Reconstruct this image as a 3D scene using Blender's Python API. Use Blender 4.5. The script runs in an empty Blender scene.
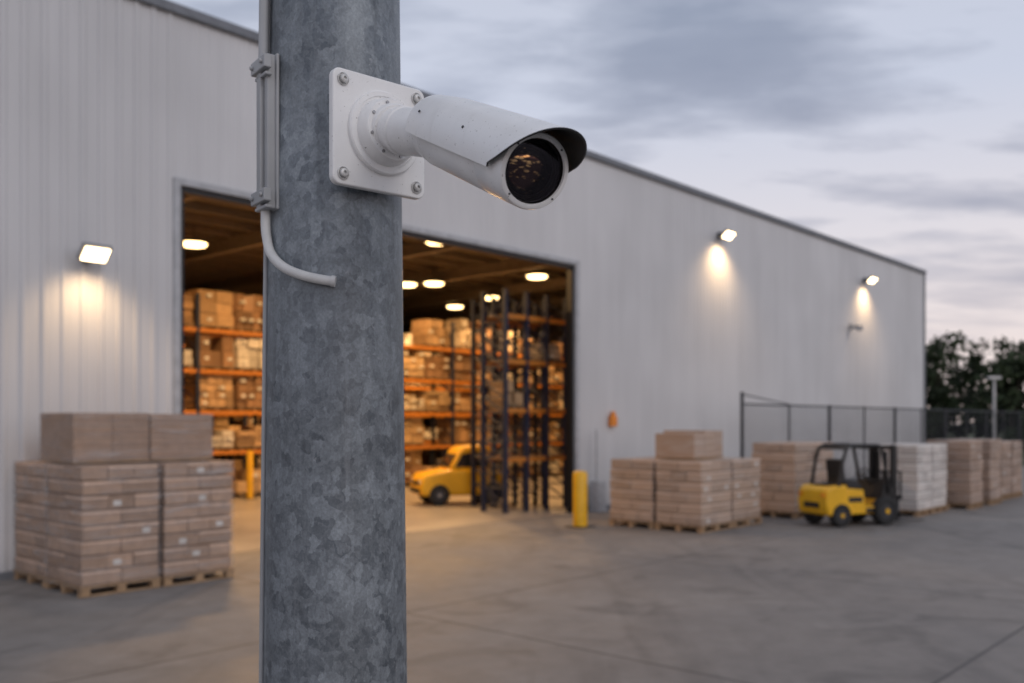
import bpy, math, random
from mathutils import Matrix, Vector
random.seed(7)
R=random.random
def U(a,b): return a+(b-a)*R()
sc=bpy.context.scene
sc.view_settings.view_transform='Standard'
sc.view_settings.look='None'
sc.view_settings.exposure=0
TH=math.atan2(.7429,.6694)
CU,SU=math.cos(TH),math.sin(TH)
def W(s,t,z=0): return Vector((s*CU-t*SU, s*SU+t*CU, z))

# ------------------------------------------------------------ materials
def newmat(name):
    m=bpy.data.materials.new(name); m.use_nodes=True
    nt=m.node_tree; b=nt.nodes['Principled BSDF']
    return m,nt,b
def N(nt,t,**k):
    n=nt.nodes.new(t)
    for a,v in k.items(): setattr(n,a,v)
    return n
def mixc(nt,fac,a,b,mode='MIX'):
    n=N(nt,'ShaderNodeMix',data_type='RGBA',blend_type=mode)
    for sock,v in ((n.inputs[0],fac),(n.inputs[6],a),(n.inputs[7],b)):
        if hasattr(v,'is_output') : nt.links.new(v,sock)
        elif isinstance(v,(int,float)): sock.default_value=v
        else: sock.default_value=(*v,1)
    return n.outputs[2]
def math_(nt,op,a,b=0,c=None):
    n=N(nt,'ShaderNodeMath',operation=op)
    vs=[a,b] if c is None else [a,b,c]
    for i,v in enumerate(vs):
        if isinstance(v,(int,float)): n.inputs[i].default_value=v
        else: nt.links.new(v,n.inputs[i])
    return n.outputs[0]
def ramp(nt,f,stops):
    n=N(nt,'ShaderNodeValToRGB'); e=n.color_ramp.elements
    e[0].position=stops[0][0]; e[1].position=stops[-1][0]
    for p,c in stops[1:-1]: e.new(p)
    for i,(p,c) in enumerate(stops):
        e[i].position=p
        e[i].color=(c,c,c,1) if isinstance(c,(int,float)) else (*c,1)
    nt.links.new(f,n.inputs[0]); return n.outputs[0]
def noise(nt,scale,detail=4,rough=.55,vec=None,dist=0):
    n=N(nt,'ShaderNodeTexNoise'); n.inputs['Scale'].default_value=scale
    n.inputs['Detail'].default_value=detail; n.inputs['Roughness'].default_value=rough
    n.inputs['Distortion'].default_value=dist
    if vec is not None: nt.links.new(vec,n.inputs['Vector'])
    return n.outputs[0]
def objco(nt,scale=(1,1,1),rot=(0,0,0)):
    tc=N(nt,'ShaderNodeTexCoord'); mp=N(nt,'ShaderNodeMapping')
    mp.inputs['Scale'].default_value=scale; mp.inputs['Rotation'].default_value=rot
    nt.links.new(tc.outputs['Object'],mp.inputs[0]); return mp.outputs[0]
def bump(nt,b,h,strength=.3,dist=.01):
    n=N(nt,'ShaderNodeBump'); n.inputs['Strength'].default_value=strength
    n.inputs['Distance'].default_value=dist
    nt.links.new(h,n.inputs['Height']); nt.links.new(n.outputs[0],b.inputs['Normal'])
def basic(name,col,rough=.6,metal=0,var=.15,scale=6,stretch=(1,1,1),bmp=0,vc=False,spec=.5):
    m,nt,b=newmat(name)
    co=objco(nt,stretch); n=noise(nt,scale,3,.6,co)
    f=ramp(nt,n,[(.3,1-var),(.7,1+var)])
    if vc:
        a=N(nt,'ShaderNodeAttribute',attribute_name='Col'); c=mixc(nt,1,a.outputs[0],f,'MULTIPLY')
    else: c=mixc(nt,1,col,f,'MULTIPLY')
    nt.links.new(c,b.inputs['Base Color'])
    b.inputs['Roughness'].default_value=rough; b.inputs['Metallic'].default_value=metal
    b.inputs['Specular IOR Level'].default_value=spec
    if bmp: bump(nt,b,n,bmp,.01)
    return m
def emit(name,col,s):
    m,nt,b=newmat(name); b.inputs['Base Color'].default_value=(*col,1)
    b.inputs['Emission Color'].default_value=(*col,1); b.inputs['Emission Strength'].default_value=s
    return m

# concrete yard
def mat_ground():
    m,nt,b=newmat('yard_concrete')
    co=objco(nt,(1,1,1),(0,0,-TH))
    n1=noise(nt,.22,5,.62,co,.4); n2=noise(nt,2.2,5,.7,co,.3); n3=noise(nt,60,2,.6,co)
    c=mixc(nt,ramp(nt,n1,[(.3,0),(.72,1)]),(.175,.160,.149),(.275,.253,.234))
    c=mixc(nt,1,c,ramp(nt,n2,[(.25,.76),(.75,1.12)]),'MULTIPLY')
    c=mixc(nt,1,c,ramp(nt,n3,[(.2,.84),(.8,1.14)]),'MULTIPLY')
    st=noise(nt,.8,2,.5,co,1.2)
    c=mixc(nt,1,c,ramp(nt,st,[(.58,1.0),(.70,.74)]),'MULTIPLY')
    cs=objco(nt,(.9,.10,1),(0,0,-TH)); n4=noise(nt,1.6,3,.5,cs,.8)
    c=mixc(nt,1,c,ramp(nt,n4,[(.56,1.0),(.70,.80)]),'MULTIPLY')
    sp=N(nt,'ShaderNodeSeparateXYZ'); nt.links.new(co,sp.inputs[0])
    def joint(o,off,per):
        q=math_(nt,'FLOORED_MODULO',math_(nt,'ADD',o,off),per)
        q=math_(nt,'ABSOLUTE',math_(nt,'SUBTRACT',q,per/2))
        return math_(nt,'LESS_THAN',q,.020)
    j=math_(nt,'MAXIMUM',joint(sp.outputs[1],3-2.84,6.0),joint(sp.outputs[0],1.2,6.0))
    c=mixc(nt,math_(nt,'MULTIPLY',j,.8),c,(.045,.042,.04))
    nt.links.new(c,b.inputs['Base Color'])
    nt.links.new(ramp(nt,n1,[(.3,.58),(.7,.8)]),b.inputs['Roughness'])
    h=math_(nt,'SUBTRACT',math_(nt,'ADD',math_(nt,'MULTIPLY',n3,.25),n2),j)
    bump(nt,b,h,.35,.006)
    return m
def mat_wall():
    m,nt,b=newmat('painted_corrugated_metal')
    co=objco(nt,(1.2,1.2,.12)); n=noise(nt,1.5,4,.6,co)
    n2=noise(nt,.35,2,.5,objco(nt,(1,1,1)))
    c=mixc(nt,ramp(nt,n,[(.3,0),(.75,1)]),(.56,.56,.57),(.63,.63,.64))
    c=mixc(nt,1,c,ramp(nt,n2,[(.3,.92),(.7,1.04)]),'MULTIPLY')
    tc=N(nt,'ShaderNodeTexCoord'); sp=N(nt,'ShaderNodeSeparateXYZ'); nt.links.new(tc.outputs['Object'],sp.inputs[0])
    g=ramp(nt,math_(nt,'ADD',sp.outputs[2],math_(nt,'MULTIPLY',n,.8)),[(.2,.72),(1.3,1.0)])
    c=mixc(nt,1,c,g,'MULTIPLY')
    nt.links.new(c,b.inputs['Base Color']); b.inputs['Roughness'].default_value=.45
    return m
def mat_galv():
    m,nt,b=newmat('galvanised_steel')
    co=objco(nt,(1,1,.8)); nn=N(nt,'ShaderNodeTexNoise'); nn.inputs['Scale'].default_value=55; nn.inputs['Detail'].default_value=4
    nt.links.new(co,nn.inputs['Vector'])
    va=N(nt,'ShaderNodeVectorMath',operation='MULTIPLY_ADD'); nt.links.new(nn.outputs['Color'],va.inputs[0])
    va.inputs[1].default_value=(.022,.022,.022); nt.links.new(co,va.inputs[2])
    def vor(s):
        v=N(nt,'ShaderNodeTexVoronoi'); v.inputs['Scale'].default_value=s
        nt.links.new(va.outputs[0],v.inputs['Vector'])
        sx=N(nt,'ShaderNodeSeparateColor'); nt.links.new(v.outputs['Color'],sx.inputs[0]); return sx.outputs[0]
    a1,a2=vor(52),vor(115)
    f=math_(nt,'ADD',math_(nt,'MULTIPLY',a1,.6),math_(nt,'MULTIPLY',a2,.4))
    big=noise(nt,7,5,.6,co)
    c=mixc(nt,f,(.108,.126,.146),(.305,.338,.366))
    c=mixc(nt,1,c,ramp(nt,big,[(.3,.68),(.7,1.15)]),'MULTIPLY')
    fine=noise(nt,260,3,.6,co)
    c=mixc(nt,1,c,ramp(nt,fine,[(.3,.80),(.7,1.15)]),'MULTIPLY')
    st=noise(nt,9,4,.6,objco(nt,(5,5,.25)))
    c=mixc(nt,ramp(nt,st,[(.58,0),(.76,.35)]),c,(.38,.40,.42))
    st2=noise(nt,14,3,.6,objco(nt,(4,4,.2)))
    c=mixc(nt,1,c,ramp(nt,st2,[(.54,1),(.72,.80)]),'MULTIPLY')
    w=noise(nt,30,5,.7,co)
    c=mixc(nt,ramp(nt,w,[(.65,0),(.71,.5)]),c,(.42,.44,.46))
    nt.links.new(c,b.inputs['Base Color']); b.inputs['Metallic'].default_value=.35
    nt.links.new(ramp(nt,f,[(.2,.40),(.8,.60)]),b.inputs['Roughness'])
    bump(nt,b,math_(nt,'ADD',f,fine),.14,.002)
    return m
def mat_camwhite():
    m,nt,b=newmat('camera_white_paint')
    co=objco(nt); n=noise(nt,14,5,.6,co); sp=noise(nt,220,2,.5,co); ms=noise(nt,9,2,.5,co)
    c=mixc(nt,ramp(nt,n,[(.3,0),(.7,1)]),(.80,.80,.795),(.87,.87,.865))
    k=math_(nt,'MULTIPLY',ramp(nt,sp,[(.69,0),(.72,1)]),ramp(nt,ms,[(.42,0),(.55,1)]))
    c=mixc(nt,math_(nt,'MULTIPLY',k,.7),c,(.16,.13,.11))
    st=noise(nt,30,4,.6,objco(nt,(1,1,.12)))
    c=mixc(nt,ramp(nt,st,[(.60,0),(.78,.16)]),c,(.48,.46,.43))
    nt.links.new(c,b.inputs['Base Color']); nt.links.new(ramp(nt,n,[(.3,.28),(.7,.42)]),b.inputs['Roughness'])
    bump(nt,b,noise(nt,500,2,.5,co),.05,.0006)
    return m
def mat_wrap():
    m,nt,b=newmat('stretch_film')
    nt.nodes.remove(b); out=nt.nodes['Material Output']
    co=objco(nt,(.5,.5,5)); n=noise(nt,2.2,5,.65,co,1.2)
    tr=N(nt,'ShaderNodeBsdfTransparent'); pr=N(nt,'ShaderNodeBsdfPrincipled')
    pr.inputs['Base Color'].default_value=(.60,.57,.56,1); pr.inputs['Roughness'].default_value=.28
    bp=N(nt,'ShaderNodeBump'); bp.inputs['Strength'].default_value=.7; bp.inputs['Distance'].default_value=.03
    nt.links.new(n,bp.inputs['Height']); nt.links.new(bp.outputs[0],pr.inputs['Normal'])
    mx=N(nt,'ShaderNodeMixShader'); nt.links.new(ramp(nt,n,[(.38,.03),(.55,.16),(.70,.55)]),mx.inputs[0])
    nt.links.new(tr.outputs[0],mx.inputs[1]); nt.links.new(pr.outputs[0],mx.inputs[2]); nt.links.new(mx.outputs[0],out.inputs[0])
    return m
def mat_carton_wrapped():
    m,nt,b=newmat('wrapped_cartons')
    a=N(nt,'ShaderNodeAttribute',attribute_name='Col')
    n=noise(nt,2.2,4,.65,objco(nt,(.5,.5,5)),1.2)
    c=mixc(nt,ramp(nt,n,[(.42,.03),(.56,.14),(.72,.45)]),a.outputs[0],(.62,.60,.59))
    nt.links.new(c,b.inputs['Base Color']); b.inputs['Roughness'].default_value=.55
    b.inputs['Coat Weight'].default_value=.35; b.inputs['Coat Roughness'].default_value=.25
    bump(nt,b,n,.5,.03)
    return m
def mat_glass_coat():
    m,nt,b=newmat('lens_glass'); nt.nodes.remove(b); out=nt.nodes['Material Output']
    tr=N(nt,'ShaderNodeBsdfTransparent'); tr.inputs[0].default_value=(.92,.9,.88,1)
    gl=N(nt,'ShaderNodeBsdfGlossy'); gl.inputs['Roughness'].default_value=.03; gl.inputs[0].default_value=(.9,.85,1,1)
    fr=N(nt,'ShaderNodeFresnel'); fr.inputs[0].default_value=1.5
    mx=N(nt,'ShaderNodeMixShader'); nt.links.new(fr.outputs[0],mx.inputs[0])
    nt.links.new(tr.outputs[0],mx.inputs[1]); nt.links.new(gl.outputs[0],mx.inputs[2]); nt.links.new(mx.outputs[0],out.inputs[0])
    return m
def mat_glint_lens():
    m,nt,b=newmat('painted_glint_lens')
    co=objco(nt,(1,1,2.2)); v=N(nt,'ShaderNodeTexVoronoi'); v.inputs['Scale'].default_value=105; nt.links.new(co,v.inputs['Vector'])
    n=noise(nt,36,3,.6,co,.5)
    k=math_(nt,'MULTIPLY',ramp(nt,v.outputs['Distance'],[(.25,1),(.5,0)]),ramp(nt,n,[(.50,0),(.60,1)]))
    c=mixc(nt,k,(.05,.026,.026),(1.0,.66,.32))  # amber patches painted into the colour as warm reflected glints
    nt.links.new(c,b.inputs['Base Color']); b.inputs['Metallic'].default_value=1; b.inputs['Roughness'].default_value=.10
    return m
M={}
M['ground']=mat_ground(); M['wall']=mat_wall(); M['galv']=mat_galv(); M['cam']=mat_camwhite(); M['wrap']=mat_wrap(); M['lens']=mat_glass_coat(); M['glint_lens']=mat_glint_lens(); M['wcarton']=mat_carton_wrapped()
M['black']=basic('black_plastic',(.012,.012,.013),.42)
M['rubber']=basic('rubber',(.02,.02,.02),.8)
M['dark']=basic('dark_steel',(.05,.052,.058),.5,.4)
M['trim']=basic('roof_trim',(.17,.18,.20),.5,.2)
M['jamb']=basic('door_trim',(.42,.43,.45),.5)
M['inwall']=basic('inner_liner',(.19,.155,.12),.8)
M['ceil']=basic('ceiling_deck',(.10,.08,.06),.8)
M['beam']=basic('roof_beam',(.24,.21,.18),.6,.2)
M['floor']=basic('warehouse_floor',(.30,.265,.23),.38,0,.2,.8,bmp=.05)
M['wood']=basic('pallet_wood',(.36,.235,.135),.85,0,.3,5,(1,1,4),.2)
M['carton']=basic('cardboard',(.4,.3,.2),.85,0,.14,7,(1,1,1),.1,vc=True)
M['yellow']=basic('yellow_paint',(.80,.43,.010),.38,0,.10,3)
M['orange']=basic('orange_paint',(.52,.19,.03),.5,0,.15,3)
M['blue']=basic('blue_rack_paint',(.012,.020,.050),.5,0,.2,3)
M['steel']=basic('steel',(.35,.35,.36),.35,.8)
M['screw']=basic('painted_screw',(.58,.58,.57),.4,.2,.2,90)
M['greyplastic']=basic('grey_conduit',(.38,.39,.40),.45)
M['whitecable']=basic('white_cable',(.62,.62,.61),.45,0,.08,40)
M['bark']=basic('bark',(.07,.055,.04),.9)
M['leaf']=basic('foliage',(.05,.07,.03),.7,0,.2,.8,vc=True,spec=.2)
M['grass']=basic('grass',(.06,.075,.03),.95,0,.3,.3)
M['glassdark']=basic('tinted_glass',(.02,.022,.025),.08)
M['lamp']=emit('lamp_face',(1,.74,.42),9)
M['hibay']=emit('highbay_face',(1,.66,.28),9)
M['lens_red']=basic('orange_lens',(.8,.25,.02),.3)

# ------------------------------------------------------------ mesh builder
class MB:
    def __init__(s): s.v=[];s.f=[];s.m=[];s.c=[]
    def add(s,vs,fs,mat=0,col=(1,1,1),xf=None):
        o=len(s.v)
        for p in vs:
            p=Vector(p)
            s.v.append(xf@p if xf is not None else p)
        for f in fs: s.f.append([i+o for i in f]); s.m.append(mat); s.c.append(col)
    def box(s,c,d,mat=0,col=(1,1,1),xf=None,rz=0):
        x,y,z=d[0]/2,d[1]/2,d[2]/2; ca,sa=math.cos(rz),math.sin(rz)
        vs=[]
        for k in (-z,z):
            for a,b in ((-x,-y),(x,-y),(x,y),(-x,y)):
                vs.append((c[0]+a*ca-b*sa,c[1]+a*sa+b*ca,c[2]+k))
        s.add(vs,[(3,2,1,0),(4,5,6,7),(0,1,5,4),(1,2,6,5),(2,3,7,6),(3,0,4,7)],mat,col,xf)
    def bx(s,a,b,mat=0,col=(1,1,1),xf=None):
        s.box([(a[i]+b[i])/2 for i in range(3)],[abs(b[i]-a[i]) for i in range(3)],mat,col,xf)
    def cyl(s,p0,p1,r0,r1=None,seg=16,mat=0,col=(1,1,1),xf=None,cap=True):
        r1=r0 if r1 is None else r1
        p0,p1=Vector(p0),Vector(p1); d=(p1-p0).normalized()
        a=d.orthogonal().normalized(); b=d.cross(a)
        vs=[]
        for p,r in ((p0,r0),(p1,r1)):
            for i in range(seg):
                t=2*math.pi*i/seg; vs.append(p+(a*math.cos(t)+b*math.sin(t))*r)
        fs=[(i,(i+1)%seg,seg+(i+1)%seg,seg+i) for i in range(seg)]
        if cap: fs+= [tuple(range(seg-1,-1,-1)),tuple(range(seg,2*seg))]
        s.add(vs,fs,mat,col,xf)
    def prism(s,poly,y0,y1,mat=0,col=(1,1,1),xf=None):
        n=len(poly); vs=[(x,y0,z) for x,z in poly]+[(x,y1,z) for x,z in poly]
        fs=[(i,i+n,(i+1)%n+n,(i+1)%n) for i in range(n)]+[tuple(range(n)),tuple(range(2*n-1,n-1,-1))]
        s.add(vs,fs,mat,col,xf)
    def lathe(s,prof,seg=48,mat=0,xf=None):
        vs=[];fs=[]
        for x,r in prof:
            for i in range(seg):
                t=2*math.pi*i/seg; vs.append((x,r*math.cos(t),r*math.sin(t)))
        for k in range(len(prof)-1):
            fs+=[(k*seg+i,k*seg+(i+1)%seg,(k+1)*seg+(i+1)%seg,(k+1)*seg+i) for i in range(seg)]
        s.add(vs,fs,mat,(1,1,1),xf)
    def tube(s,pts,r,seg=12,mat=0):
        pts=[Vector(p) for p in pts]; n=len(pts); vs=[];fs=[]
        up=None
        for i,p in enumerate(pts):
            d=(pts[min(i+1,n-1)]-pts[max(i-1,0)]).normalized()
            if up is None: up=d.orthogonal().normalized()
            a=(up-d*up.dot(d)).normalized(); up=a; b=d.cross(a)
            for j in range(seg):
                t=2*math.pi*j/seg; vs.append(p+(a*math.cos(t)+b*math.sin(t))*r)
        for i in range(n-1):
            fs+=[(i*seg+j,i*seg+(j+1)%seg,(i+1)*seg+(j+1)%seg,(i+1)*seg+j) for j in range(seg)]
        fs+=[tuple(range(seg-1,-1,-1)),tuple(range((n-1)*seg,n*seg))]
        s.add(vs,fs,mat)
    def build(s,name,mats,parent=None,loc=(0,0,0),rz=0,bevel=0,smooth=False,seg=2):
        me=bpy.data.meshes.new(name); me.from_pydata([tuple(v) for v in s.v],[],s.f)
        for m in mats: me.materials.append(m)
        me.polygons.foreach_set('material_index',s.m)
        ca=me.color_attributes.new('Col','FLOAT_COLOR','CORNER')
        buf=[]
        for f,c in zip(s.f,s.c): buf.extend([c[0],c[1],c[2],1.0]*len(f))
        ca.data.foreach_set('color',buf)
        me.update()
        ob=bpy.data.objects.new(name,me); sc.collection.objects.link(ob)
        ob.location=loc; ob.rotation_euler[2]=rz
        if parent: ob.parent=parent
        if smooth:
            me.shade_smooth(); me.set_sharp_from_angle(angle=math.radians(38))
        if bevel:
            b=ob.modifiers.new('bevel','BEVEL'); b.width=bevel; b.segments=seg; b.limit_method='ANGLE'; b.angle_limit=math.radians(40)
        return ob
def empty(name,loc=(0,0,0),rz=0):
    e=bpy.data.objects.new(name,None); e.empty_display_size=.3; e.location=loc; e.rotation_euler[2]=rz
    sc.collection.objects.link(e); return e
def light(name,kind,parent,loc,energy,col,rot=(0,0,0),**k):
    l=bpy.data.lights.new(name,kind); l.energy=energy; l.color=col
    for a,v in k.items(): setattr(l,a,v)
    o=bpy.data.objects.new(name,l); o.location=loc; o.rotation_euler=rot
    sc.collection.objects.link(o)
    if parent: o.parent=parent
    return o

# ------------------------------------------------------------ ground
g=MB(); g.add([(-900,-900,0),(900,-900,0),(900,1500,0),(-900,1500,0)],[(0,1,2,3)]); g.build('ground',[M['ground']])
g=MB(); vs=[W(-200,62),W(56,62),W(56,-60),W(600,-60),W(600,700),W(-200,700)]
g.add([(v.x,v.y,.004) for v in vs],[(0,1,2,3,4,5)]); g.build('grass_field',[M['grass']])

# ------------------------------------------------------------ warehouse
TW=15.25; S0,S1=-14.0,46.5; D0,D1=8.22,19.41; HD=6.55; HW=9.6; TB=56.0
wh=empty('warehouse',(0,0,0),TH)
def corr(mb,s0,s1,z0,z1,t,pitch=.30,dep=.022):
    prof=[]; k=math.floor(s0/pitch)
    while k*pitch<s1+pitch:
        b=k*pitch
        prof+=[(b,0),(b+pitch*.62,0),(b+pitch*.70,-dep),(b+pitch*.92,-dep)]
        k+=1
    pts=[]
    for i in range(len(prof)-1):
        (a,da),(b,db)=prof[i],prof[i+1]
        if b<=s0 or a>=s1: continue
        if a<s0: da=da+(db-da)*(s0-a)/(b-a); a=s0
        if b>s1: db=da+(db-da)*(s1-a)/(b-a); b=s1
        if not pts: pts.append((a,da))
        pts.append((b,db))
    n=len(pts)
    vs=[(a,t+d,z0) for a,d in pts]+[(a,t+d,z1) for a,d in pts]
    mb.add(vs,[(i,i+1,n+i+1,n+i) for i in range(n-1)])
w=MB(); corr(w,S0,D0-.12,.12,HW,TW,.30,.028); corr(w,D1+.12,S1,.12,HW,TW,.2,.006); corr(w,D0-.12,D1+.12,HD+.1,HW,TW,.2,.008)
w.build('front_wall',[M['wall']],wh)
w=MB()
w.bx((S1-.25,TW+.12,0),(S1-.02,TB,HW)); w.bx((S0,TW+.12,0),(S0+.25,TB,HW)); w.bx((S0+.25,TB-.25,0),(S1-.25,TB,HW))
w.build('side_walls',[M['wall']],wh)
w=MB()
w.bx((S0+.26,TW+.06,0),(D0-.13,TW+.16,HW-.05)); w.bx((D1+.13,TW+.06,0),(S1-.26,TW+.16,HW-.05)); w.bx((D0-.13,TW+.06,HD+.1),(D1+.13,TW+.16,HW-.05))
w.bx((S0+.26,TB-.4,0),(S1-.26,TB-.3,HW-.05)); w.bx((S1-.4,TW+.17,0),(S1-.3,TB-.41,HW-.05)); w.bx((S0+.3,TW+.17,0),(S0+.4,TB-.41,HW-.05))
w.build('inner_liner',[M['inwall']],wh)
w=MB(); w.bx((S0-.05,TW-.08,HW+.003),(S1+.08,TB+.05,HW+.06)); w.bx((S0-.06,TW-.10,HW-.09),(S1+.09,TW-.05,HW+.08)); w.bx((S1+.0,TW-.045,HW-.12),(S1+.085,TB+.05,HW+.0))
w.bx((S1-.03,TW-.07,0.1),(S1+.05,TW+.118,HW-.125))
w.build('roof_edge_trim',[M['trim']],wh,bevel=.01)
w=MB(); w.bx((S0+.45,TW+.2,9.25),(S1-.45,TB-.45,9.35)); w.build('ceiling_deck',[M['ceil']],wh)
w=MB()
s=S0+2
while s<S1: w.bx((s-.08,TW+.22,8.55),(s+.08,TB-.5,8.95)); w.bx((s-.14,TW+.22,8.50),(s+.14,TB-.5,8.545)); s+=5.0
t=TW+1
while t<TB-1: w.bx((S0+.5,t-.06,8.98),(S1-.5,t+.06,9.22)); t+=1.5
w.build('roof_beams',[M['beam']],wh)
w=MB()
w.bx((D0-.13,TW-.055,0),(D0+.0,TW+.22,HD+.12)); w.bx((D1,TW-.055,0),(D1+.14,TW+.22,HD+.12)); w.bx((D0+.001,TW-.055,HD),(D1-.001,TW+.22,HD+.12))
w.build('door_frame',[M['jamb']],wh,bevel=.008)
w=MB(); w.bx((D0+.002,TW+.02,HD-.10),(D1-.002,TW+.2,HD-.002)); w.bx((D1-.10,TW+.03,0.005),(D1-.002,TW+.2,HD-.103)); w.bx((D0+.002,TW+.03,.005),(D0+.1,TW+.2,HD-.103)); w.build('door_rail',[M['black']],wh)
w=MB(); w.bx((S0,TW-.035,0),(D0-.14,TW+.05,.12)); w.bx((D1+.15,TW-.035,0),(S1,TW+.05,.12)); w.build('base_flashing',[M['trim']],wh)
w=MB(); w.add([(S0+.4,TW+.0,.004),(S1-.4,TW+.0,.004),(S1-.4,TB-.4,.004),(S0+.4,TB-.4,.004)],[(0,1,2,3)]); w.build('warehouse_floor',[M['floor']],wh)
w=MB()
for s in (D0-.6,D1+.6):
    w.bx((s-.12,TW+.2,0),(s+.12,TW+.45,8.5))
for s in (12.,27.,36.):
    for t in (33.,44.): w.bx((s-.12,t-.12,0),(s+.12,t+.12,8.5))
w.build('columns',[M['beam']],wh)

# racks
def rack(s0,t0,nb,bay,dep,levels,H,fill=.9,step=.55,ground_fill=None,small=False,brace=False):
    e=empty('pallet_rack',W(s0,t0),TH)
    f=MB(); b=MB(); c=MB()
    for i in range(nb+1):
        x=i*bay
        for y in (0,dep):
            f.box((x,y,H/2),(.11,.10,H),0); f.box((x,y,.010),(.18,.16,.012),0)
        z=.25
        while z+step<H:
            f.cyl((x,.05,z),(x,dep-.05,z+step),.025,seg=5); f.cyl((x,.05,z),(x,dep-.05,z),.022,seg=5); z+=step
    if brace:
        for i in range(nb):
            z=.3; q=0
            while z+.9<H:
                a,b2=(i*bay,(i+1)*bay) if q%2 else ((i+1)*bay,i*bay)
                f.cyl((a,dep+.03,z),(b2,dep+.03,z+.9),.022,seg=5); z+=.9; q+=1
    for i in range(nb):
        for z in levels:
            for y in (-.02,dep+.02):
                b.box((i*bay+bay/2,y,z),(bay-.12,.05,.12))
            b.box((i*bay+bay/2,dep/2,z+.02),(bay-.13,dep-.1,.03),1)
    f.build('uprights',[M['blue']],e); b.build('beams',[M['orange'],M['wood']],e)
    lv=[0.0]+list(levels)
    for li,z in enumerate(lv):
        top=(lv[li+1]-.15) if li+1<len(lv) else z+1.25
        fl=fill if not (li==0 and ground_fill is not None) else ground_fill
        for i in range(nb):
            nk=1 if small else 2
            for k in range(nk):
                if R()>fl: continue
                w_=bay/nk-.16; cx=i*bay+.08+w_/2+.02+k*(bay/nk-.02)
                h=min(top-z-.14,U(.5,1.2))
                base=random.choice([(.50,.32,.17),(.56,.38,.21),(.30,.17,.09),(.62,.50,.36),(.70,.64,.55),(.40,.24,.12)])
                z0=z+(.05 if z==0 else .06)
                for q in (-.4,0,.4): c.box((cx+q*w_,dep/2,z0+.035),(.1,dep-.1,.07),0,(.25,.17,.10))
                c.box((cx,dep/2,z0+.09),(w_,dep-.06,.03),0,(.28,.19,.11))
                nl=random.choice([2,3,3,4]); nc=random.choice([2,3,3,4])
                for a in range(nl):
                    for q in range(nc):
                        if a==nl-1 and R()<.25: continue
                        v=U(.55,1.15)
                        c.box((cx-w_/2+(q+.5)*w_/nc+U(-.01,.01),dep/2+U(-.07,.07),z0+.11+(a+.5)*h/nl),(w_/nc-.03,dep-.22,h/nl-.02),0,[u*v for u in base])
                        if R()<.3: c.box((cx-w_/2+(q+.5)*w_/nc+.03,dep/2,z0+.11+(a+.5)*h/nl),(.13,dep-.06,.09),0,(.7,.68,.62))
    c.build('cartons',[M['carton']],e)
LV=[1.45,2.7,3.95,5.2]
rack(9.2,26,9,2.7,1.1,LV,6.3,.92)
rack(9.2,32.0,9,2.7,1.1,LV,6.3,.85)
rack(14.5,38,9,2.7,1.1,LV,6.3,.85)
rack(18.05,16.5,3,.84,.8,[1.4,2.7,4.0,5.2],5.9,.22,.4,0,True,True)
rack(19.1,17.9,2,.9,.8,[1.4,2.7,4.0,5.2],5.9,.35,.4,0,True,True)

# high-bay lamps
def hibay(s,t,p=330,z=8.35,lit=True):
    e=empty('ceiling_light',W(s,t,z),TH)
    m=MB(); m.cyl((0,0,.03),(0,0,.12),.46,.40,32); m.cyl((0,0,.12),(0,0,.2),.14,.10,16); m.cyl((0,0,.2),(0,0,.62),.012,seg=6)
    m.build('housing',[M['dark']],e,smooth=True)
    m=MB(); m.cyl((0,0,-.05),(0,0,.029),.36,.42,32); m.build('diffuser',[M['hibay']],e,smooth=True)
    if lit: light('lamp','AREA',e,(0,0,-.07),p,(1,.58,.24),shape='DISK',size=.7)
def scr2st(px,py,z):
    Y=(z-2.4)*931/(422-py); X=(px-512)/931*Y
    return X*CU+Y*SU, -X*SU+Y*CU
for px,py,lit in ((194,246,1),(206,296,0),(434,285,1),(490,299,0),(537,278,1),(407,286,0),(455,308,0)):
    s,t=scr2st(px,py,8.3); hibay(s,min(t,TB-3),780,8.35,lit)
hibay(13,21,760); hibay(21.2,22.4,900)  # extra high-bays, added to brighten the racks

# wall lights
def wall_light(s,z,p,sz=1):
    e=empty('wall_light',W(s,TW,z),TH)
    m=MB(); m.bx((-.10,-.16,-.10),(.10,-.033,.10)); m.cyl((0,-.1,0),(0,-.3,.0),.03,seg=10); m.build('bracket',[M['dark']],e,bevel=.01)
    xf=Matrix.Translation((0,-.36,0))@Matrix.Rotation(math.radians(-42),4,'X')
    m=MB(); m.box((0,0,.0),(.50*sz,.32,.08),0,xf=xf)
    for i in range(7): m.box((-.20*sz+i*.066*sz,0,.055),(.015,.26,.04),0,xf=xf)
    m.build('housing',[M['steel']],e,bevel=.01)
    m=MB(); m.box((0,0,-.05),(.42*sz,.26,.015),0,xf=xf); m.build('lens',[M['lamp']],e,bevel=.004)
    light('lamp','SPOT',e,(0,-.50,-.13),p,(1,.66,.34),(math.radians(10),0,0),spot_size=math.radians(130),spot_blend=1.0,shadow_soft_size=.2)
wall_light(6.58,5.10,110,.92); wall_light(26.9,8.43,330,1.2); wall_light(39.0,8.35,330,1.3)

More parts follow.
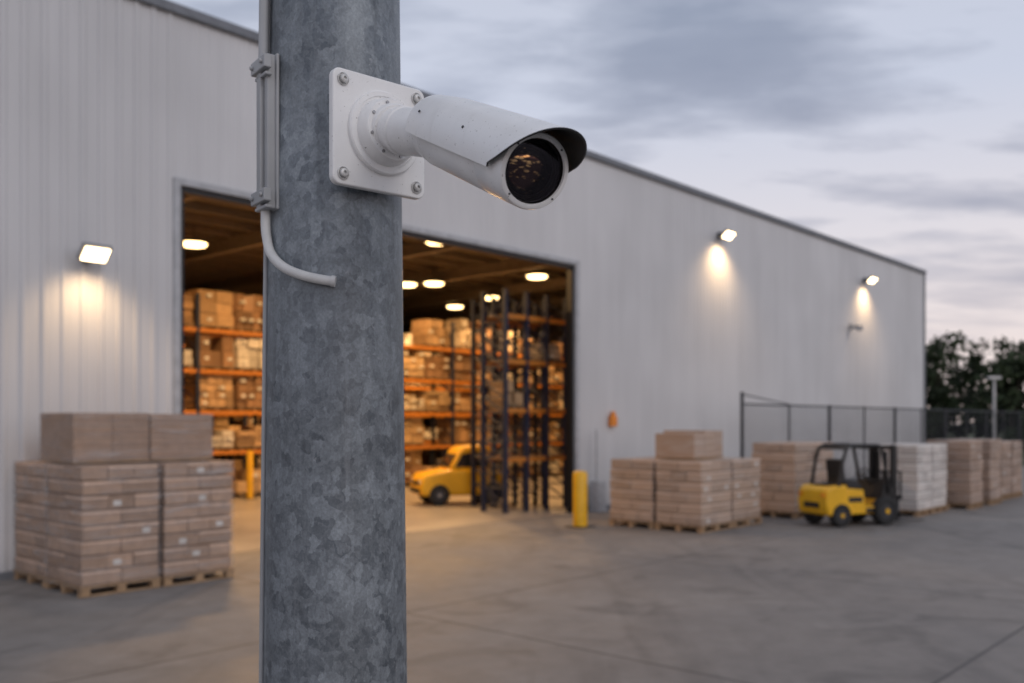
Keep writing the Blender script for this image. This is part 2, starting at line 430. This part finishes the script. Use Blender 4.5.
e=empty('wall_sensor',W(37.6,TW-.03,6.3),TH)
m=MB(); m.bx((-.1,-.08,-.12),(.1,0,.12)); m.cyl((0,-.08,0),(-.1,-.3,-.03),.05,seg=12); m.cyl((-.05,-.25,-.02),(-.28,-.52,-.12),.11,.12,20); m.build('housing',[M['greyplastic']],e,bevel=.01,smooth=True)
e=empty('alarm_beacon',W(21.0,TW-.033,2.50),TH)
m=MB(); m.bx((-.13,-.12,-.22),(.13,0,.06)); m.build('base',[M['lens_red']],e,bevel=.015)
m=MB(); m.cyl((0,-.06,.06),(0,-.06,.19),.08,.06,18); m.build('lens',[M['lens_red']],e,smooth=True)
e=empty('electrical_cabinet',W(20.05,TW-.28,0),TH)
m=MB(); m.bx((-.2,-.12,.06),(.2,.12,.82)); m.bx((-.22,-.14,0),(.22,.14,.06)); m.bx((-.17,-.13,.10),(.17,-.123,.76)); m.build('cabinet',[M['jamb']],e,bevel=.008)
m=MB(); m.cyl((0,.05,.82),(0,.05,2.2),.025,seg=10); m.build('conduit',[M['greyplastic']],e,smooth=True)

def bollard(x,y,r,h):
    e=empty('bollard',(x,y,0),TH)
    prof=[(0,r*1.0),(h-.06,r),(h-.02,r*.85),(h,r*.5),(h,0)]
    m=MB(); m.lathe(prof,28,0,Matrix.Rotation(-math.pi/2,4,'Y')); m.build('post',[M['yellow']],e,smooth=True)
    m=MB(); m.box((0,0,.014),(r*3,r*3,.02)); m.build('base_plate',[M['dark']],e)
bollard(1.56,21.3,.165,1.28)
p=W(16.3,25.2); bollard(p.x-.35,p.y,.10,1.5)

# ------------------------------------------------------------ pallet stacks
def stack(s0,t0,cells,name='pallet_stack',base=(.42,.295,.215),wrap=False,layers=6,H=1.64,upper=None,cw=1.16,cd=1.22):
    e=empty(name,W(s0,t0),TH)
    P=MB(); C=MB(); F=MB()
    for (i,j) in cells:
        x0=i*(cw+.02)+U(-.015,.015); y0=j*(cd+.02)+U(-.015,.015)
        for a in range(3):
            for b in range(3):
                P.box((x0+.07+a*(cw-.14)/2,y0+.07+b*(cd-.14)/2,.065),(.12,.12,.08))
            P.box((x0+cw/2,y0+.07+a*(cd-.14)/2,.0135),(cw,.10,.022))
        for b in range(3): P.box((x0+.07+b*(cw-.14)/2,y0+cd/2,.1155),(.11,cd,.018))
        for a in range(7): P.box((x0+cw/2,y0+.06+a*(cd-.12)/6,.137),(cw,.12,.02),0)
        h=(H-.15)/layers
        for l in range(layers):
            nx,ny=(3,2) if l%2 else (2,3)
            ox,oy=U(-.012,.012),U(-.012,.012)
            for a in range(nx):
                for b in range(ny):
                    if 0<a<nx-1 and 0<b<ny-1 and l<layers-1: continue
                    v=U(.78,1.14); sx=(cw-.05)/nx; sy=(cd-.05)/ny
                    cx=x0+.025+(a+.5)*sx+ox+U(-.006,.006); cy=y0+.025+(b+.5)*sy+oy+U(-.006,.006)
                    zc=.15+(l+.5)*h
                    C.box((cx,cy,zc),(sx-.010,sy-.010,h-.016),0,[q*v for q in base])
                    if R()<.8:
                        C.box((cx,cy,zc+h*.5-.036),(sx-.004,sy-.004,.030),0,[min(1,q*1.6+.10) for q in base])
                    if R()<.18:
                        C.box((cx+U(-.06,.06),cy,zc-.02),(.12,sy-.003,.08),0,(.62,.60,.57))
        if wrap: F.bx((x0+.004,y0+.004,.10),(x0+cw-.004,y0+cd-.004,H+.006))
    if upper:
        for (a0,a1,b0,b1,z0,z1,nx) in upper:
            P.bx((a0,b0,z0),(a1,b1,z0+.03))
            for k in range(nx):
                sx=(a1-a0)/nx
                v=U(.80,.96); hh=(z1-z0-.03)
                C.bx((a0+k*sx+.004,b0+.01+U(0,.01),z0+.032),(a0+(k+1)*sx-.004,b1-.01,z1),0,[q*v for q in base])
                for fr in (.10,.36,.62,.88):
                    C.bx((a0+k*sx+.009,b0+.004,z0+.032+hh*fr),(a0+(k+1)*sx-.009,b1-.004,z0+.032+hh*fr+.018),0,[min(1,q*1.35*v) for q in base])
            if wrap: F.bx((a0-.004,b0-.004,z0+.01),(a1+.004,b1+.004,z1+.006))
    P.build('pallets',[M['wood']],e); C.build('cartons',[M['carton'] if wrap else M['wcarton']],e,bevel=.006,seg=1)
    if wrap: F.build('stretch_film',[M['wrap']],e)
    return e
B4=[(0,0),(1,0),(0,1),(1,1)]
stack(5.48,12.80,B4,H=1.80,layers=8,wrap=True,base=(.40,.27,.19),upper=[(.12,1.24,.55,1.72,1.815,2.53,2),(1.26,2.28,.55,1.72,1.815,2.52,1)],cw=1.15)
stack(17.6,10.36,B4,H=1.55,layers=6,upper=[(.45,1.35,.45,1.5,1.565,2.14,2),(1.42,2.25,.75,1.9,1.565,2.2,2)],cw=1.36)
stack(21.8,10.2,[(0,0),(1,0)],H=1.88,layers=7)
stack(24.3,8.1,[(0,0),(1,0)],H=1.82,layers=7,base=(.60,.55,.51))
stack(27.3,7.7,[(0,0)],H=1.9,layers=6,base=(.34,.22,.15))
stack(29.1,7.7,[(0,0)],H=1.9,layers=6,base=(.36,.24,.17))
stack(31.2,7.9,[(0,0),(1,0)],H=1.8,layers=6,base=(.34,.22,.15))

# ------------------------------------------------------------ forklift
def wheel(mb,x,y,r,w):
    mb.lathe([(-w/2,r*.55),(-w/2,r*.88),(-w/2+.03,r*.98),(0,r),(w/2-.03,r*.98),(w/2,r*.88),(w/2,r*.55)],28,0,Matrix.Translation((x,y,r))@Matrix.Rotation(math.pi/2,4,'Z'))
    mb.cyl((x,y-w*.42,r),(x,y+w*.42,r),r*.54,seg=20,mat=1); mb.cyl((x,y-w*.5,r),(x,y+w*.5,r),r*.18,seg=10,mat=2)
def forklift(x,y,rz):
    e=empty('forklift',(x,y,0),rz)
    m=MB()
    m.prism([(-1.12,.30),(-1.16,.55),(-1.12,.84),(-1.0,.93),(-.55,.96),(-.5,.60),(-.34,.34),(-.38,.26),(-1.02,.26)],-.50,.50)
    m.build('counterweight',[M['yellow']],e,bevel=.05,seg=3,smooth=True)
    m=MB(); m.prism([(-.48,.28),(.60,.28),(.66,.40),(.66,.60),(.52,.60),(.48,.46),(.0,.44),(-.06,.84),(-.53,.88)],-.47,.47)
    m.build('chassis',[M['yellow']],e,bevel=.025,smooth=True)
    m=MB(); m.prism([(.50,.605),(.80,.45),(.84,.80),(.74,1.02),(.60,1.04)],-.43,.43); m.bx((.0,-.482,.30),(.36,.482,.42)); m.prism([(-.50,.88),(-.06,.85),(-.10,.97),(-.50,1.0)],-.43,.43)
    m.build('dashboard_and_step',[M['black']],e,bevel=.02)
    m=MB(); m.prism([(-.50,.97),(-.05,.95),(-.02,1.03),(-.42,1.09),(-.50,1.08)],-.27,.27); m.prism([(-.50,1.05),(-.38,1.07),(-.44,1.55),(-.56,1.53)],-.25,.25)
    m.build('seat',[M['black']],e,bevel=.03)
    m=MB()
    for yy in (-.46,.46):
        m.tube([(-.78,yy,.93),(-.66,yy,1.5),(-.55,yy,1.80),(-.4,yy,1.86),(.35,yy,1.86),(.48,yy,1.80),(.62,yy,1.2),(.72,yy,.74)],.042,8)
    for k in range(7): m.box((-.42+k*.14,0,1.865),(.045,.9,.04))
    m.cyl((.48,-.46,1.8),(.48,.46,1.8),.04,seg=8); m.cyl((-.55,-.46,1.8),(-.55,.46,1.8),.04,seg=8)
    m.build('overhead_guard',[M['black']],e,smooth=True)
    m=MB(); m.cyl((.60,0,.90),(.34,0,1.20),.03,seg=8)
    c=Vector((.33,0,1.22)); d=Vector((-.22,0,.42)).normalized(); a=Vector((0,1,0)); b=d.cross(a)
    m.tube([c+(a*math.cos(t*math.pi/8)+b*math.sin(t*math.pi/8))*.16 for t in range(17)],.018,6)
    m.build('steering_wheel',[M['black']],e,smooth=True)
    m=MB(); wheel(m,.56,-.46,.33,.24); wheel(m,.56,.46,.33,.24); wheel(m,-.72,-.44,.27,.20); wheel(m,-.72,.44,.27,.20)
    m.build('wheels',[M['rubber'],M['dark'],M['yellow']],e,smooth=True)
    m=MB()
    for yy in (-.34,.34): m.box((.95,yy,.98),(.15,.10,1.72)); m.box((1.01,yy*.76,1.02),(.10,.07,1.70))
    for z in (.3,1.0,1.80): m.box((.95,0,z),(.07,.58,.10))
    for yy in (-.12,.12): m.cyl((.93,yy,.2),(.93,yy,1.7),.045,seg=10)
    m.build('mast',[M['black']],e,bevel=.006)
    m=MB(); m.box((1.09,0,.22),(.05,.9,.10)); m.box((1.09,0,.62),(.05,.9,.08))
    for k in range(7): m.box((1.09,-.42+k*.14,.90),(.035,.035,.60))
    m.box((1.09,0,1.22),(.04,.9,.05)); m.build('carriage',[M['black']],e)
    m=MB()
    for yy in (-.25,.25): m.box((1.14,yy,.36),(.04,.12,.62)); m.prism([(1.13,.05),(2.0,.05),(2.0,.06),(1.13,.09)],yy-.06,yy+.06)
    m.build('forks',[M['dark']],e)
    m=MB()
    for yy in (-.38,.38): m.box((-1.165,yy,.74),(.03,.10,.07))
    m.build('tail_lights',[M['lens_red']],e)
    m=MB(); m.box((-.8,.0,.965),(.35,.5,.03)); m.box((-.3,-.474,.62),(.4,.012,.12)); m.box((-1.15,0,.5),(.05,.5,.12)); m.build('engine_cover_vents',[M['black']],e)
    return e
fk=forklift(7.98,21.9,math.radians(22))

def utility(x,y,rz):
    e=empty('utility_vehicle',(x,y,0),rz)
    m=MB(); m.prism([(-1.25,.28),(1.32,.28),(1.38,.45),(1.34,.76),(1.2,.90),(.62,1.0),(.50,1.03),(-1.15,1.03),(-1.28,.93)],-.66,.66)
    m.build('body',[M['yellow']],e,bevel=.09,seg=4,smooth=True)
    m=MB(); m.prism([(.52,1.0),(.22,1.54),(.08,1.68),(-.62,1.72),(-.80,1.60),(-.92,1.0)],-.58,.58)
    m.build('cab',[M['yellow']],e,bevel=.08,seg=4,smooth=True)
    m=MB()
    for y0,y1 in ((-.592,-.584),(.584,.592)):
        m.prism([(.34,1.10),(.14,1.46),(-.14,1.52),(-.14,1.10)],y0,y1); m.prism([(-.22,1.10),(-.22,1.53),(-.60,1.55),(-.70,1.10)],y0,y1)
    m.add([(.488,-.46,1.08),(.488,.46,1.08),(.270,.46,1.47),(.270,-.46,1.47)],[(0,1,2,3)])
    m.build('windows',[M['glassdark']],e)
    m=MB(); wheel(m,.82,-.60,.31,.2); wheel(m,.82,.60,.31,.2); wheel(m,-.78,-.60,.31,.2); wheel(m,-.78,.60,.31,.2)
    m.build('wheels',[M['rubber'],M['dark'],M['steel']],e,smooth=True)
    m=MB(); m.bx((1.33,-.5,.36),(1.42,.5,.48)); m.bx((1.345,-.3,.55),(1.365,.3,.70)); m.build('bumper_and_grille',[M['black']],e,bevel=.01)
    m=MB()
    for yy in (-.46,.46): m.cyl((1.30,yy,.66),(1.375,yy,.66),.08,seg=16)
    m.build('headlights',[M['steel']],e,smooth=True)
utility(-1.52,27.5,math.radians(200))

# ------------------------------------------------------------ fence
e=empty('chainlink_fence',W(25.8,13.8),TH)
P=MB(); L=57.6; H=2.98
for i in range(int(L/3.2)+1):
    x=i*3.2; P.cyl((x,0,0),(x,0,3.32 if i==0 else H+.02),.055 if i%2==0 else .03,seg=10)
P.cyl((0,0,H-.03),(L,0,H-.03),.028,seg=8); P.cyl((0,0,.12),(L,0,.12),.02,seg=8); P.cyl((0,0,3.25),(3.2,0,H),.02,seg=6)
P.build('posts_and_rails',[M['dark']],e,smooth=True)
Wm=MB(); x=-H
while x<L:
    for sgn in (1,-1):
        a,b=(x,x+H-.1) if sgn==1 else (x+H-.1,x)
        z0,z1=.1,H-.03
        def cl(xx): return max(0,min(L,xx))
        xa,xb=cl(a),cl(b)
        if abs(xb-xa)<.05: continue
        za=z0+(z1-z0)*(xa-a)/(b-a); zb=z0+(z1-z0)*(xb-a)/(b-a)
        Wm.cyl((xa,.006*sgn+.03,za),(xb,.006*sgn+.03,zb),.003,seg=3,cap=False)
    x+=.10
Wm.build('wire_mesh',[M['dark']],e)

e=empty('street_lamp',(25.9,50,0))
m=MB(); m.cyl((0,0,0),(0,0,4.7),.09,.06,12); m.box((0,0,4.78),(.62,.3,.14)); m.box((0,0,.1),(.35,.35,.2)); m.build('post_and_head',[M['screw']],e,bevel=.01,smooth=True)

# trees
def tree(TB_,LB,x,y,h,wd,n=46,lo=.12):
    TB_.cyl((x,y,0),(x+U(-.3,.3),y,h*.55),.28,.12,8,0)
    for k in range(5):
        a=U(0,6.28); TB_.cyl((x,y,h*U(.2,.45)),(x+math.cos(a)*wd*.6,y+math.sin(a)*wd*.6,h*U(.55,.8)),.10,.03,6,0)
    for c in range(n):
        a=U(0,6.28); zz=U(lo,.95); rr=wd*math.sqrt(max(.06,1-((zz-.48)/.54)**2))*math.sqrt(R())
        cx,cy,cz=x+math.cos(a)*rr,y+math.sin(a)*rr,h*zz; cr=U(.7,1.3); v=U(.45,1.5)
        for q in range(60):
            d=Vector((random.gauss(0,1),random.gauss(0,1),random.gauss(0,.8))).normalized()*cr*U(.4,1)
            p=Vector((cx,cy,cz))+d; n_=Vector((random.gauss(0,1),random.gauss(0,1),random.gauss(0,1))).normalized()
            o=n_.orthogonal().normalized()*U(.15,.30); o2=n_.cross(o)*U(.6,1)
            LB.add([p-o,p-o2,p+o,p+o2],[(0,1,2,3)],0,(.036*v,.050*v,.024*v))
TB_=MB(); LB=MB()
for k in range(16):
    tree(TB_,LB,36+k*3.9+U(-1,1),86+U(-3,4)-k*.6,U(8.2,11.0),U(2.8,3.8),48,.06)
for k in range(14):
    tree(TB_,LB,40+k*4.4+U(-1,1),97+U(-3,4)-k*.6,U(9.6,12.2),U(3.4,4.6),42,.08)
e=empty('tree_line'); TB_.build('trunks',[M['bark']],e); LB.build('foliage',[M['leaf']],e)

# ------------------------------------------------------------ steel pole
PC=Vector((-.3140,1.66))
def pr(z): return .1262-(z-1.935)*.0108
pole=empty('steel_pole',(PC.x,PC.y,0))
m=MB(); prof=[(z*.25,pr(z*.25)) for z in range(0,25)]+[(6.0,0)]
m.lathe(prof,128,0,Matrix.Rotation(-math.pi/2,4,'Y')); m.build('shaft',[M['galv']],pole,smooth=True)
m=MB(); m.cyl((0,0,.0),(0,0,.03),.24,seg=40)
for k in range(4):
    a=math.pi/4+k*math.pi/2; m.cyl((.2*math.cos(a),.2*math.sin(a),.03),(.2*math.cos(a),.2*math.sin(a),.07),.018,seg=6)
m.build('base_flange',[M['galv']],pole,bevel=.003)
def pp(deg,z,off): a=math.radians(deg); r=pr(z)+off; return Vector((PC.x+r*math.cos(a),PC.y+r*math.sin(a),z))
cd=empty('cable_conduit',(0,0,0))
def zs(y,Y=1.6): return 2.4+(422-y)*Y/931
PH=216
m=MB(); m.tube([pp(200,z,.003) for z in (0.02,1,2,2.7,3,4,5)],.0042,10); m.build('ground_wire',[M['greyplastic']],cd,smooth=True)
m=MB(); m.tube([pp(204,z,.012) for z in (zs(64),3.4,4,5)],.0085,14); m.build('riser_pipe',[M['greyplastic']],cd,smooth=True)
zc=(zs(60)+zs(212))/2; hz=(zs(60)-zs(212))
def frame(deg,z,off):
    a=math.radians(deg); n=Vector((math.cos(a),math.sin(a),0)); t=Vector((-n.y,n.x,0)); p=pp(deg,z,off)
    return Matrix(((t.x,n.x,0,p.x),(t.y,n.y,0,p.y),(0,0,1,p.z),(0,0,0,1)))
X=frame(PH,zc,.008)
m=MB(); m.box((.010,0,0),(.014,.020,hz),0,xf=X); m.box((-.009,.004,0),(.018,.024,hz*.985),0,xf=X); m.box((0,-.007,0),(.046,.006,hz*1.01),0,xf=X)
m.build('cable_trunking',[M['greyplastic']],cd,bevel=.0025,seg=3)
m=MB()
for zz in (hz/2-.018,-hz/2+.02):
    m.box((0,.014,zz),(.062,.014,.022),0,xf=X); m.box((0,.010,zz-.018),(.050,.012,.006),0,xf=X)
    m.cyl(X@Vector((.021,.02,zz)),X@Vector((.021,.026,zz)),.0045,seg=6); m.cyl(X@Vector((-.021,.02,zz)),X@Vector((-.021,.026,zz)),.0045,seg=6)
m.build('clamps',[M['greyplastic']],cd,bevel=.002)
ctrl=[(213,206),(213,226),(215,240),(221,252),(231,262),(243,270),(257,276),(269,279.5),(279,281.5)]
def cat(P,n=8):
    out=[]
    for i in range(len(P)-1):
        p0=P[max(i-1,0)];p1=P[i];p2=P[i+1];p3=P[min(i+2,len(P)-1)]
        for k in range(n):
            t=k/n; out.append(.5*((2*p1)+(p2-p0)*t+(2*p0-5*p1+4*p2-p3)*t*t+(3*p1-p0-3*p2+p3)*t**3))
    return out+[P[-1]]
cp=[pp(d,2.4+(422-y)*(1.66+.125*math.sin(math.radians(d)))/931,.0085 if i>1 else .010) for i,(d,y) in enumerate(ctrl)]
m=MB(); m.tube(cat(cp),.0082,16); m.cyl(cp[-1]-(cp[-1]-cp[-2]).normalized()*.004,cp[-1]+(cp[-1]-cp[-2]).normalized()*.003,.0094,seg=16); m.build('camera_cable',[M['whitecable']],cd,smooth=True)

# ------------------------------------------------------------ security camera
cam_e=empty('security_camera')
na=math.radians(-49); n=Vector((math.cos(na),math.sin(na),0)); tv=Vector((-n.y,n.x,0))
zp=2.878; pc=Vector((PC.x,PC.y,zp))+n*.141
XP=Matrix(((n.x,tv.x,0,pc.x),(n.y,tv.y,0,pc.y),(0,0,1,pc.z),(0,0,0,1)))
def rrect(w,h,r,k=6):
    o=[]
    for cx,cy,a0 in ((w-r,h-r,0),(-w+r,h-r,90),(-w+r,-h+r,180),(w-r,-h+r,270)):
        for i in range(k+1):
            a=math.radians(a0+90*i/k); o.append((cx+r*math.cos(a),cy+r*math.sin(a)))
    return o
def slab(mb,w,h,r,x0,x1,xf,mat=0):
    pl=rrect(w,h,r); k=len(pl)
    vs=[(x0,a,b) for a,b in pl]+[(x1,a,b) for a,b in pl]
    mb.add(vs,[(i,(i+1)%k,k+(i+1)%k,k+i) for i in range(k)]+[tuple(range(k-1,-1,-1)),tuple(range(k,2*k))],mat,xf=xf)
m=MB(); slab(m,.090,.094,.014,-.010,.004,XP); slab(m,.060,.070,.006,-.045,-.0105,XP)
m.build('mounting_plate',[M['cam']],cam_e,bevel=.0025,seg=3,smooth=True)
m=MB()
for a in (-1,1):
    for b in (-1,1):
        m.lathe([(.0041,.0105),(.0065,.0105),(.007,.0095)],24,0,XP@Matrix.Translation((0,a*.072,b*.076)))
        m.lathe([(.0045,.0072),(.0105,.0070),(.012,.005),(.012,.0028),(.009,.0026),(.009,0)],24,0,XP@Matrix.Translation((0,a*.072,b*.076)))
m.build('plate_screws',[M['screw']],cam_e,smooth=True)
m=MB()
XF=XP@Matrix.Translation((0,.006,.003))
m.lathe([(.004,.0),(.004,.069),(.010,.069),(.0125,.067),(.0125,.060),(.0105,.0595),(.0105,.0555),(.014,.055),(.030,.052),(.034,.049),(.034,.030),(.034,0)],72,0,XF)
m.build('flange',[M['cam']],cam_e,smooth=True)
m=MB()
for k in range(8):
    a=k*math.pi/4+.3; m.cyl(XF@Vector((.034,.044*math.cos(a),.044*math.sin(a))),XF@Vector((.0365,.044*math.cos(a),.044*math.sin(a))),.0026,seg=10)
m.build('flange_screws',[M['steel']],cam_e,smooth=True)
rear=Vector((-.116,1.435,2.846)); front=Vector((.0290,1.150,2.709))
fx=(front-rear); Lb=fx.length; fx.normalize(); fy=Vector((0,0,1)).cross(fx).normalized(); fz=fx.cross(fy)
XB=Matrix(((fx.x,fy.x,fz.x,rear.x),(fx.y,fy.y,fz.y,rear.y),(fx.z,fy.z,fz.z,rear.z),(0,0,0,1)))
p0=XF@Vector((.030,0,0)); p1=rear+fx*.02
nd=(p1-p0).normalized(); na_=nd.orthogonal().normalized(); nb=nd.cross(na_); nl=(p1-p0).length
XN=Matrix(((nd.x,na_.x,nb.x,p0.x),(nd.y,na_.y,nb.y,p0.y),(nd.z,na_.z,nb.z,p0.z),(0,0,0,1)))
m=MB(); m.lathe([(-.01,.042),(.010,.042),(.013,.040),(.013,.036),(.030,.035),(.032,.038),(.045,.039),(.047,.037),(nl*.8,.037),(nl,.030),(nl,0)],56,0,XN)
prof=[(.041*math.sin(a)-0.002,.041*math.cos(a)) for a in [math.radians(-90+i*10) for i in range(19)]]
m.lathe(prof,48,0,Matrix.Translation(fx*.012)@XB)
m.build('arm',[M['cam']],cam_e,smooth=True)
m=MB(); m.lathe([(.0,.0),(.0,.040),(.004,.043),(.04,.0465),(.042,.045),(.044,.0465),(.26,.048),(.262,.0465),(.264,.048),(Lb-.006,.048),(Lb-.001,.0465),(Lb,.0445),(Lb,.0410),(Lb-.003,.0400)],72,0,XB)
m.build('housing',[M['cam']],cam_e,smooth=True)
m=MB(); m.lathe([(Lb-.0031,.0402),(Lb-.006,.0394),(Lb-.010,.0388),(Lb-.014,.038),(Lb-.05,.034),(Lb-.05,0)],64,0,XB)
m.lathe([(Lb-.012,.0378),(Lb-.010,.0362),(Lb-.015,.0355),(Lb-.014,.0335),(Lb-.020,.0325)],64,0,XB)
m.build('lens_barrel',[M['black']],cam_e,smooth=True)
def cap(r,sag,x,k=10):
    Rr=(r*r+sag*sag)/(2*sag); a=math.asin(r/Rr)
    return [(x+(Rr*math.cos(a*i/k)-Rr), Rr*math.sin(a*i/k)) for i in range(k,-1,-1)]
m=MB(); m.lathe(cap(.0390,.006,Lb+.001),64,0,XB); m.build('front_glass',[M['lens']],cam_e,smooth=True)
m=MB(); m.lathe(cap(.0325,.010,Lb-.009),48,0,XB); m.build('inner_lens',[M['glint_lens']],cam_e,smooth=True)
m=MB()
for k in range(4):
    a=math.radians(45+90*k); c=Vector((Lb-.0005,.0428*math.cos(a),.0428*math.sin(a))); m.cyl(XB@c,XB@(c+Vector((.0015,0,0))),.0013,seg=10)
m.build('bezel_screws',[M['dark']],cam_e,smooth=True)
def shield(mb,r,flip,mat):
    K,J=40,14; vs=[];fs=[]
    for i in range(K+1):
        th=math.radians(-97+194*i/K)
        x1=Lb-.022+.080*max(0,math.cos(th))**.7
        for j in range(J+1):
            u=j/J; x=.006+(x1-.006)*u
            rr=r*(.93+.07*min(1,u*5))
            vs.append((x,rr*math.sin(th),rr*math.cos(th)+.003))
    q=J+1
    for i in range(K):
        for j in range(J):
            f=(i*q+j,i*q+j+1,(i+1)*q+j+1,(i+1)*q+j); fs.append(f if not flip else f[::-1])
    mb.add(vs,fs,mat,xf=XB); return K,J,q
m=MB(); K,J,q=shield(m,.0575,False,0); o2=len(m.v); shield(m,.0550,True,1)
for i in range(K):
    m.f.append([i*q+J,o2+i*q+J,o2+(i+1)*q+J,(i+1)*q+J]); m.m.append(1); m.c.append((1,1,1))
    m.f.append([i*q,(i+1)*q,o2+(i+1)*q,o2+i*q]); m.m.append(0); m.c.append((1,1,1))
for i in (0,K):
    for j in range(J):
        m.f.append([i*q+j,i*q+j+1,o2+i*q+j+1,o2+i*q+j]); m.m.append(0); m.c.append((1,1,1))
m.build('sun_shield',[M['cam'],M['black']],cam_e,smooth=True)
m=MB()
for xx in (.05,.22):
    for th in (-62,62):
        a=math.radians(th); p=Vector((xx,.0573*math.sin(a),.0573*math.cos(a)+.003)); q2=Vector((xx,.059*math.sin(a),.059*math.cos(a)+.003))
        m.cyl(XB@p,XB@q2,.0020,seg=12)
m.build('shield_screws',[M['dark']],cam_e,smooth=True)

# ------------------------------------------------------------ world
wd=bpy.data.worlds.new('World'); sc.world=wd; wd.use_nodes=True; nt=wd.node_tree
bg=nt.nodes['Background']
tc=N(nt,'ShaderNodeTexCoord'); sp=N(nt,'ShaderNodeSeparateXYZ'); nt.links.new(tc.outputs['Generated'],sp.inputs[0])
z=math_(nt,'MAXIMUM',sp.outputs[2],0.0)
base=ramp(nt,z,[(0.0,(.95,.79,.74)),(.07,(.90,.79,.78)),(.18,(.80,.76,.81)),(.32,(.63,.67,.80)),(1.0,(.46,.50,.60))])
d=math_(nt,'ADD',z,.16)
cb=N(nt,'ShaderNodeCombineXYZ'); nt.links.new(math_(nt,'DIVIDE',sp.outputs[0],d),cb.inputs[0]); nt.links.new(math_(nt,'DIVIDE',sp.outputs[1],d),cb.inputs[1])
mp=N(nt,'ShaderNodeMapping'); mp.inputs['Rotation'].default_value=(0,0,.22); mp.inputs['Scale'].default_value=(.85,1.9,1); mp.inputs['Location'].default_value=(5.3,2.6,0)
nt.links.new(cb.outputs[0],mp.inputs[0])
cn=noise(nt,1.15,10,.54,mp.outputs[0],.15)
cf=ramp(nt,cn,[(.47,0.0),(.54,.5),(.62,.85),(.75,1.0)])
fade=ramp(nt,z,[(0.02,.15),(.12,.8),(.25,1.0)])
cc=ramp(nt,z,[(0.0,(.60,.53,.57)),(.16,(.40,.41,.51)),(.4,(.28,.325,.44)),(1,(.30,.32,.38))])
col=mixc(nt,math_(nt,'MULTIPLY',cf,fade),base,cc)
mul=N(nt,'ShaderNodeVectorMath',operation='SCALE'); nt.links.new(col,mul.inputs[0])
bk=math_(nt,'MULTIPLY',math_(nt,'MAXIMUM',math_(nt,'MULTIPLY',sp.outputs[1],-1.0),0.0),.22)
nt.links.new(math_(nt,'ADD',bk,1.0),mul.inputs['Scale'])
sky=N(nt,'ShaderNodeTexSky',sky_type='NISHITA'); sky.sun_disc=False; sky.sun_elevation=math.radians(4); sky.sun_rotation=math.radians(150)
ad=N(nt,'ShaderNodeVectorMath',operation='MULTIPLY_ADD'); nt.links.new(sky.outputs[0],ad.inputs[0]); ad.inputs[1].default_value=(.01,.01,.01); nt.links.new(mul.outputs[0],ad.inputs[2])
nt.links.new(ad.outputs[0],bg.inputs[0]); bg.inputs[1].default_value=.93

sun=light('dusk_sun','SUN',None,(0,0,30),.5,(1,.93,.88),angle=math.radians(25))
dv=Vector((.62,-.62,.55)).normalized()
sun.rotation_euler=dv.to_track_quat('Z','Y').to_euler()

# ------------------------------------------------------------ camera
cam=bpy.data.cameras.new('Camera'); co=bpy.data.objects.new('Camera',cam); sc.collection.objects.link(co)
co.location=(0,0,2.4); co.rotation_euler=(math.pi/2,0,0)
cam.sensor_width=36; cam.lens=36*931/1024; cam.shift_y=80.5/1024
cam.clip_start=.05; cam.clip_end=3000
cam.dof.use_dof=True; cam.dof.focus_distance=1.36; cam.dof.aperture_fstop=4.1
sc.camera=co
